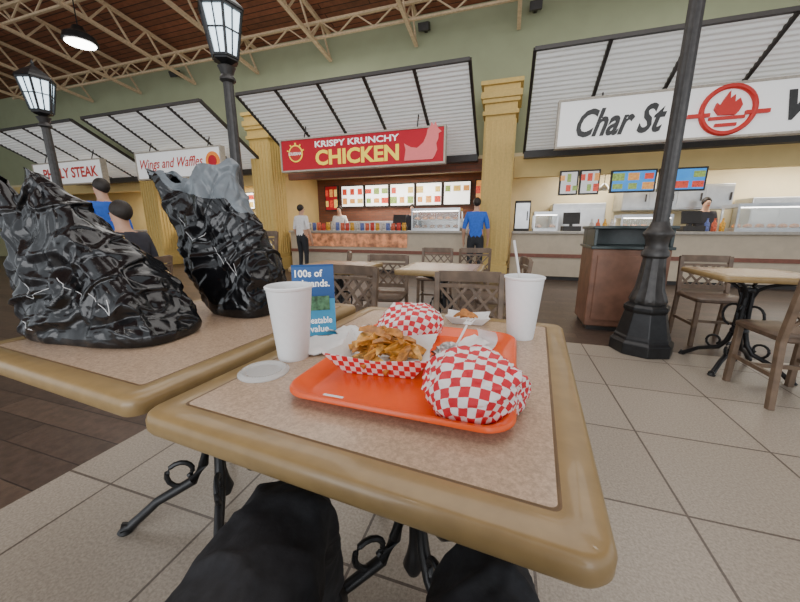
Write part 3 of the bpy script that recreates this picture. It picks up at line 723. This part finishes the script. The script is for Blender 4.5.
# ---------------------------------------------------------------- bags
def bag(loc,rz,wx,wy,tx,ty,h,lean,dip,seed,label,strokes,greytop,amp=1):
    def rg(p,w): return max(0,1-abs(noise.noise(p))/w)
    def F_(a,s,off=0):
        ca,sa=cos(a),sin(a); n=.62
        ex=math.copysign(abs(ca)**n,ca); ey=math.copysign(abs(sa)**n,sa)
        k=s**1.0
        bulge=1+.10*sin(pi*min(1,s*1.8))
        if s<.06: bulge*=.90+.10*math.sqrt(s/.06)
        X=(wx+(tx-wx)*k)*ex*bulge; Y=(wy*(1-k)**.8+ty)*ey*bulge
        z=h*s
        z-=dip*(s**3)*(1-abs(ex))
        X+=lean[0]*s**1.2;Y+=lean[1]*s**1.4
        env=min(1,s*5+.1)
        wv=noise.noise(Vector((X*5,Y*5,z*5+seed)))
        p=Vector((X*5+z*3.5+wv*.8+seed,Y*5,z*2.2-X*2+wv*.6))
        p2=Vector((X*8-z*6+wv+seed*2,Y*8,z*4+X*3))
        p3=Vector((X*15+z*9+seed,Y*15,z*9-X*7+wv*2))
        c=.034*noise.noise(p*.55)+.020*rg(p,.24)-.017*rg(p+Vector((4,2,7)),.30)+.012*rg(p2,.17)-.009*rg(p2+Vector((7,1,3)),.2)+.005*rg(p3,.2)-.003*rg(p3+Vector((2,8,1)),.25)
        q=Vector((ex,ey*1.1,.15)).normalized()*(c*env*amp+off)
        top_=.06*noise.noise(Vector((X*9,seed,0)))*s**4
        return Vector((X,Y,max(0.0005,z+top_)))+q+Vector((0,0,.03*noise.noise(p*.7)*env))
    e=top('shopping_bag',label,'shopping bag',loc,rz)
    nu,nv=300,180; m=MB(); vs=[]
    for j in range(nv+1):
        for i in range(nu): vs.append(F_(2*pi*i/nu,j/nv))
    m.v=[tuple(v) for v in vs]
    for j in range(nv):
        for i in range(nu):
            k=(i+1)%nu; m.f.append((j*nu+i,j*nu+k,(j+1)*nu+k,(j+1)*nu+i))
            a=2*pi*i/nu; s=j/nv; X=cos(a)
            th=.88-.16*max(0,X)+.12*max(0,-X)+.10*noise.noise(Vector((X*3,s*2,seed)))
            m.m.append(1 if (greytop and s>th) else 0)
    m.f.append(tuple(reversed(range(nu)))); m.m.append(0)
    part(m,'bag_body',[M_bag,M_bagin],e,smooth=True,autos=False)
    for st in strokes:
        P=[]
        for (a0,s0),(a1,s1) in zip(st,st[1:]):
            for t in[q/8 for q in range(8)]: P.append(F_(a0+(a1-a0)*t,s0+(s1-s0)*t,.0003))
        P.append(F_(st[-1][0],st[-1][1],.0003)); part(MB().tube(P,.0010,5),'bag_print',M_print,e)
    return e
f0=-pi/2
bag((-.885,.985,ZT),radians(-12),.265,.110,.10,.025,.49,(-.30,.0),.06,2.2,'large glossy black plastic shopping bag slumped on the table',
    [[(f0-.3,.42),(f0-.1,.30),(f0+.05,.38)],[(f0+.15,.42),(f0+.3,.28)],[(f0+.45,.30),(f0+.6,.18),(f0+.7,.26)],[(f0-.5,.16),(f0-.2,.11)]],False)
bag((-.595,1.265,ZT),radians(-24),.135,.080,.255,.03,.57,(-.27,.0),.07,9.1,'black plastic shopping bag with open grey lined top',
    [[(f0-.2,.66),(f0-.05,.52),(f0+.08,.58)],[(f0+.1,.48),(f0+.25,.36)],[(f0+.3,.40),(f0+.45,.28),(f0+.5,.36)]],True,.85)

# ---------------------------------------------------------------- people
def skin_mesh(J,E,sub=2):
    names=list(J); idx={n:i for i,n in enumerate(names)}
    me=bpy.data.meshes.new('skel'); me.from_pydata([J[n][0] for n in names],[(idx[a],idx[b]) for a,b,_ in E],[])
    o=bpy.data.objects.new('skel',me); COL.objects.link(o)
    md=o.modifiers.new('skin','SKIN'); md.use_smooth_shade=True
    for n in names:
        r=J[n][1]; r=r if isinstance(r,tuple) else (r,r)
        sv=me.skin_vertices[0].data[idx[n]]; sv.radius=r; sv.use_root=(n=='pelvis')
    ss=o.modifiers.new('sub','SUBSURF'); ss.levels=sub; ss.render_levels=sub
    dg=bpy.context.evaluated_depsgraph_get(); dg.update()
    out=bpy.data.meshes.new_from_object(o.evaluated_get(dg)); bpy.data.objects.remove(o)
    return out
def body(J,E,mats,sub=2,wrinkle=0):
    me=skin_mesh(J,E,sub); me.materials.clear()
    for m_ in mats: me.materials.append(m_)
    segs=[(Vector(J[a][0]),Vector(J[b][0]),mi) for a,b,mi in E]
    for p in me.polygons:
        c=p.center;best=9;bi=0
        for a,b,mi in segs:
            d=b-a;t=max(0,min(1,(c-a).dot(d)/max(1e-9,d.length_squared)));L=(a+d*t-c).length
            if L<best:best=L;bi=mi
        p.material_index=bi;p.use_smooth=True
    if wrinkle:
        me.update()
        ns=[v.normal.copy() for v in me.vertices]
        for v,n_ in zip(me.vertices,ns):
            p=v.co; w1=max(0,1-abs(noise.noise(Vector((p.x*7+p.y*5,p.y*9-p.x*6,p.z*7))))/.25); w2=max(0,1-abs(noise.noise(Vector((p.x*16-p.y*9+4,p.y*14,p.z*14))))/.25)
            v.co=p+n_*(w1+.4*w2+.8*noise.noise(p*6))*wrinkle
    return me
def figure(loc,rz,height,shirt,pants,label,pose='stand',hair=M_hair,arm='down',skinm=M_skin):
    J={};E=[];k=height/1.75
    def P(n,c,r,par=None,mi=0):
        J[n]=(Vector(c)*k,tuple(x*k for x in r) if isinstance(r,tuple) else r*k)
        if par:E.append((par,n,mi))
    dz=0 if pose=='stand' else -.43
    P('pelvis',(0,0,.95+dz),(.155,.115)); P('waist',(0,0,1.10+dz),(.145,.105),'pelvis',1); P('chest',(0,0,1.30+dz),(.165,.115),'waist',1)
    P('nb',(0,0,1.45+dz),(.075,.07),'chest',1); P('neck',(0,.015,1.52+dz),.052,'nb',2); P('head',(0,.03,1.60+dz),(.072,.088),'neck',2); P('crown',(0,.02,1.69+dz),(.066,.082),'head',2)
    P('nose',(0,.118,1.60+dz),.010,'head',2)
    for s,t in((-1,'l'),(1,'r')):
        P('sh'+t,(s*.17,0,1.41+dz),.068,'chest',1)
        if arm=='down': el=(s*.24,-.02,1.13+dz);wr=(s*.25,.08,.90+dz);pm=(s*.245,.10,.83+dz);fd=(0,.25,-1)
        else: el=(s*.23,.06,1.14+dz);wr=(s*.18,.30,1.16+dz);pm=(s*.17,.37,1.17+dz);fd=(0,1,-.1)
        P('el'+t,el,.045,'sh'+t,1); P('wr'+t,wr,.028,'el'+t,2); P('pm'+t,pm,(.035,.018),'wr'+t,2)
        fdv=Vector(fd).normalized()
        for q,(off,L) in enumerate(((-.025,.06),(-.009,.072),(.008,.07),(.024,.055))):
            side=Vector((0,1,0)) if arm=='down' else Vector((1,0,0))
            b=Vector(pm)+side*off+fdv*.03; P('f%d%s'%(q,t),b+fdv*L*.5,.009,'pm'+t,2); P('g%d%s'%(q,t),b+fdv*L+Vector((-s*.01,0,-.005)),.007,'f%d%s'%(q,t),2)
        P('th'+t,Vector(pm)+Vector((-s*.03,.02,0))+fdv*.02,.010,'pm'+t,2)
        if pose=='stand':
            P('hp'+t,(s*.09,0,.86),.10,'pelvis',0); P('kn'+t,(s*.10,.02,.50),.062,'hp'+t,0); P('an'+t,(s*.11,-.01,.10),.045,'kn'+t,0); P('ft'+t,(s*.12,.10,.045),(.045,.035),'an'+t,3)
        else:
            P('hp'+t,(s*.10,.06,.50),.10,'pelvis',0); P('kn'+t,(s*.13,.42,.50),.065,'hp'+t,0); P('an'+t,(s*.13,.40,.10),.045,'kn'+t,0); P('ft'+t,(s*.14,.52,.045),(.045,.035),'an'+t,3)
    me=body(J,E,[pants,shirt,skinm,M_dark])
    e=top('person',label,'person',loc,rz)
    o=bpy.data.objects.new('body',me); COL.objects.link(o); o.parent=e
    m=MB(); vs=[];fs=[];n1,n2=28,14; hc=Vector((0,.000,1.650+dz))*k
    for j in range(n2+1):
        ph=pi*.62*j/n2
        for i in range(n1):
            a=2*pi*i/n1; back=(1-sin(a))/2
            pp=ph*(.50+.85*back**.7); fr=1-.10*max(0,sin(a))
            vs.append(hc+Vector((.078*sin(pp)*cos(a),.100*fr*sin(pp)*sin(a),.095*cos(pp)))*k)
    for j in range(n2):
        for i in range(n1):
            q=(i+1)%n1; fs.append((j*n1+i,(j+1)*n1+i,(j+1)*n1+q,j*n1+q))
    m.add(vs,fs); part(m,'hair',hair,e,smooth=True)
    for s in(-1,1): part(MB().lathe([(.001,-.008*k),(.009*k,0),(.001,.008*k)],8,c=(s*.03*k,.108*k,(1.625+dz)*k)),'eye',M_dark,e,smooth=True)
    m=MB(); m.box((0,.108*k,(1.565+dz)*k),(.04*k,.01*k,.008*k)); part(m,'mouth',M_rtxt,e)
    return e
figure((1.46,6.50,0),radians(-14),1.64,M_shirtb,M_pants,'person in blue shirt and dark trousers standing at the counter')
x,y,_=BW(-5.1,7.5); figure((x,y,0),radians(-30),1.62,M_shirtw,M_pants,'person in white top and dark trousers at the counter')
figure((-3.40,3.95,0),radians(75),1.63,M_shirtb,M_pants,'person in bright blue shirt standing near the stalls')
figure((-2.50,3.06,0),radians(75),1.75,M_shirtk,M_pants,'person in dark jacket seated on a chair',pose='sit')
for b,a,s,l in((4.0,9.1,M_shirtk,'worker in dark shirt behind the counter'),(-2.6,9.1,M_shirtk,'worker in dark clothes behind the chicken counter'),(-4.9,9.2,M_shirtw,'worker in white shirt behind the counter'),(-8.4,9.1,M_shirtk,'worker in dark shirt behind the counter'),(-11.6,7.3,M_red,'person in red shirt by the steak stall')):
    x,y,_=BW(b,a); figure((x,y,0),radians(165),1.68,s,M_pants,l)
J={};E=[]
def P(n,c,r,par=None,mi=0):
    J[n]=(Vector(c),r)
    if par:E.append((par,n,mi))
P('pelvis',(-.09,.03,.55),(.17,.12)); P('waist',(-.10,-.05,.72),(.16,.13),'pelvis',1); P('chest',(-.10,-.20,.95),(.17,.12),'waist',1)
P('nb',(-.10,-.27,1.08),.08,'chest',1); P('neck',(-.10,-.28,1.14),.055,'nb',2); P('head',(-.10,-.28,1.22),(.075,.09),'neck',2); P('crown',(-.10,-.29,1.31),(.07,.085),'head',2)
P('nose',(-.10,-.18,1.22),.012,'head',2)
P('hpl',(-.20,.10,.52),.115,'pelvis',0); P('ml',(-.225,.34,.535),.108,'hpl',0); P('knl',(-.195,.535,.548),.075,'ml',0); P('anl',(-.20,.62,.12),.05,'knl',0); P('ftl',(-.20,.76,.05),(.05,.04),'anl',3)
P('hpr',(.03,.06,.52),.11,'pelvis',0); P('mr',(.09,.24,.53),.09,'hpr',0); P('knr',(.140,.415,.540),.068,'mr',0); P('anr',(.16,.46,.12),.05,'knr',0); P('ftr',(.17,.60,.05),(.05,.04),'anr',3)
for s,t in((-1,'l'),(1,'r')):
    P('sh'+t,(-.10+s*.18,-.24,1.02),.07,'chest',1); P('el'+t,(-.10+s*.26,-.12,.80),.05,'sh'+t,1); P('wr'+t,(-.05+s*.12,-.08,.99),.03,'el'+t,2); P('pm'+t,(-.03+s*.08,-.06,1.05),(.035,.02),'wr'+t,2)
    for q in range(4): P('f%d%s'%(q,t),(-.03+s*(.08-.012*q),-.05,1.10-.01*q),.009,'pm'+t,2)
    P('th'+t,(-.03+s*.05,-.045,1.05),.01,'pm'+t,2)
me=body(J,E,[M_pants,M_shirtg,M_skin,M_dark],4,wrinkle=.012)
e=top('person','seated diner in black trousers and grey shirt','person',(0,0,0))
o=bpy.data.objects.new('body',me); COL.objects.link(o); o.parent=e
m=MB(); m.lathe([(.075,-.02),(.088,.02),(.085,.06),(.05,.1),(.002,.11)],16,c=(-.10,-.30,1.27)); part(m,'hair',M_hair,e,smooth=True)
m=MB(); n1,n2=60,26; vs=[];fs=[]
for j in range(n2+1):
    t=j/n2
    for i in range(n1+1):
        u=i/n1; x=-.46+.44*u
        ye=.300+.008*sin(u*9)+.02*noise.noise(Vector((u*4,0,3)))-.10*max(0,u-.62)/.38
        y=.02+(ye-.02)*t
        z=.668-.085*((u-.56)/.56)**2+.015*(1-t)+.008*noise.noise(Vector((x*14,y*20,1)))+.006*max(0,1-abs(noise.noise(Vector((x*9,y*16,5))))/.3)
        if t>.92: z-=.02*(t-.92)/.08
        vs.append((x,y,z))
for j in range(n2):
    for i in range(n1):
        a=j*(n1+1)+i; fs.append((a,a+1,a+n1+2,a+n1+1))
m.add(vs,fs); o=part(m,'shirt_hem',M_shirtg,e,smooth=True,autos=False); sd=o.modifiers.new('thick','SOLIDIFY'); sd.thickness=.006; sd.offset=-1

# ---------------------------------------------------------------- light
wd_=bpy.data.worlds.new('world'); scene.world=wd_; wd_.use_nodes=True
bg=wd_.node_tree.nodes['Background']; bg.inputs[0].default_value=(.88,.94,1,1); bg.inputs[1].default_value=1.2
def area(loc,size,power,col=(1,1,1),rot=(0,0,0),sy=None):
    l=bpy.data.lights.new('area_light','AREA'); l.size=size; l.energy=power; l.color=col
    if sy: l.shape='RECTANGLE'; l.size_y=sy
    o=bpy.data.objects.new('area_light',l); o.location=loc; o.rotation_euler=rot; COL.objects.link(o)
area((.5,2.2,5.0),4,120,(1,.98,.95)); area((-3,6,4.9),4,120,(1,.97,.92)); area((4,4,4.9),3,80,(1,.97,.92))
area((-2,-5.5,2.6),9,360,(.97,.98,1),(radians(95),0,RZ),3.5)  # added fill light behind the camera, as window daylight, to brighten the awnings
for b in(-12.5,-8.3,-3.3,2.5,6.0): area(BW(b,9.2,2.62),2.4,78,(1,.94,.84),(0,0,RZ),.8)
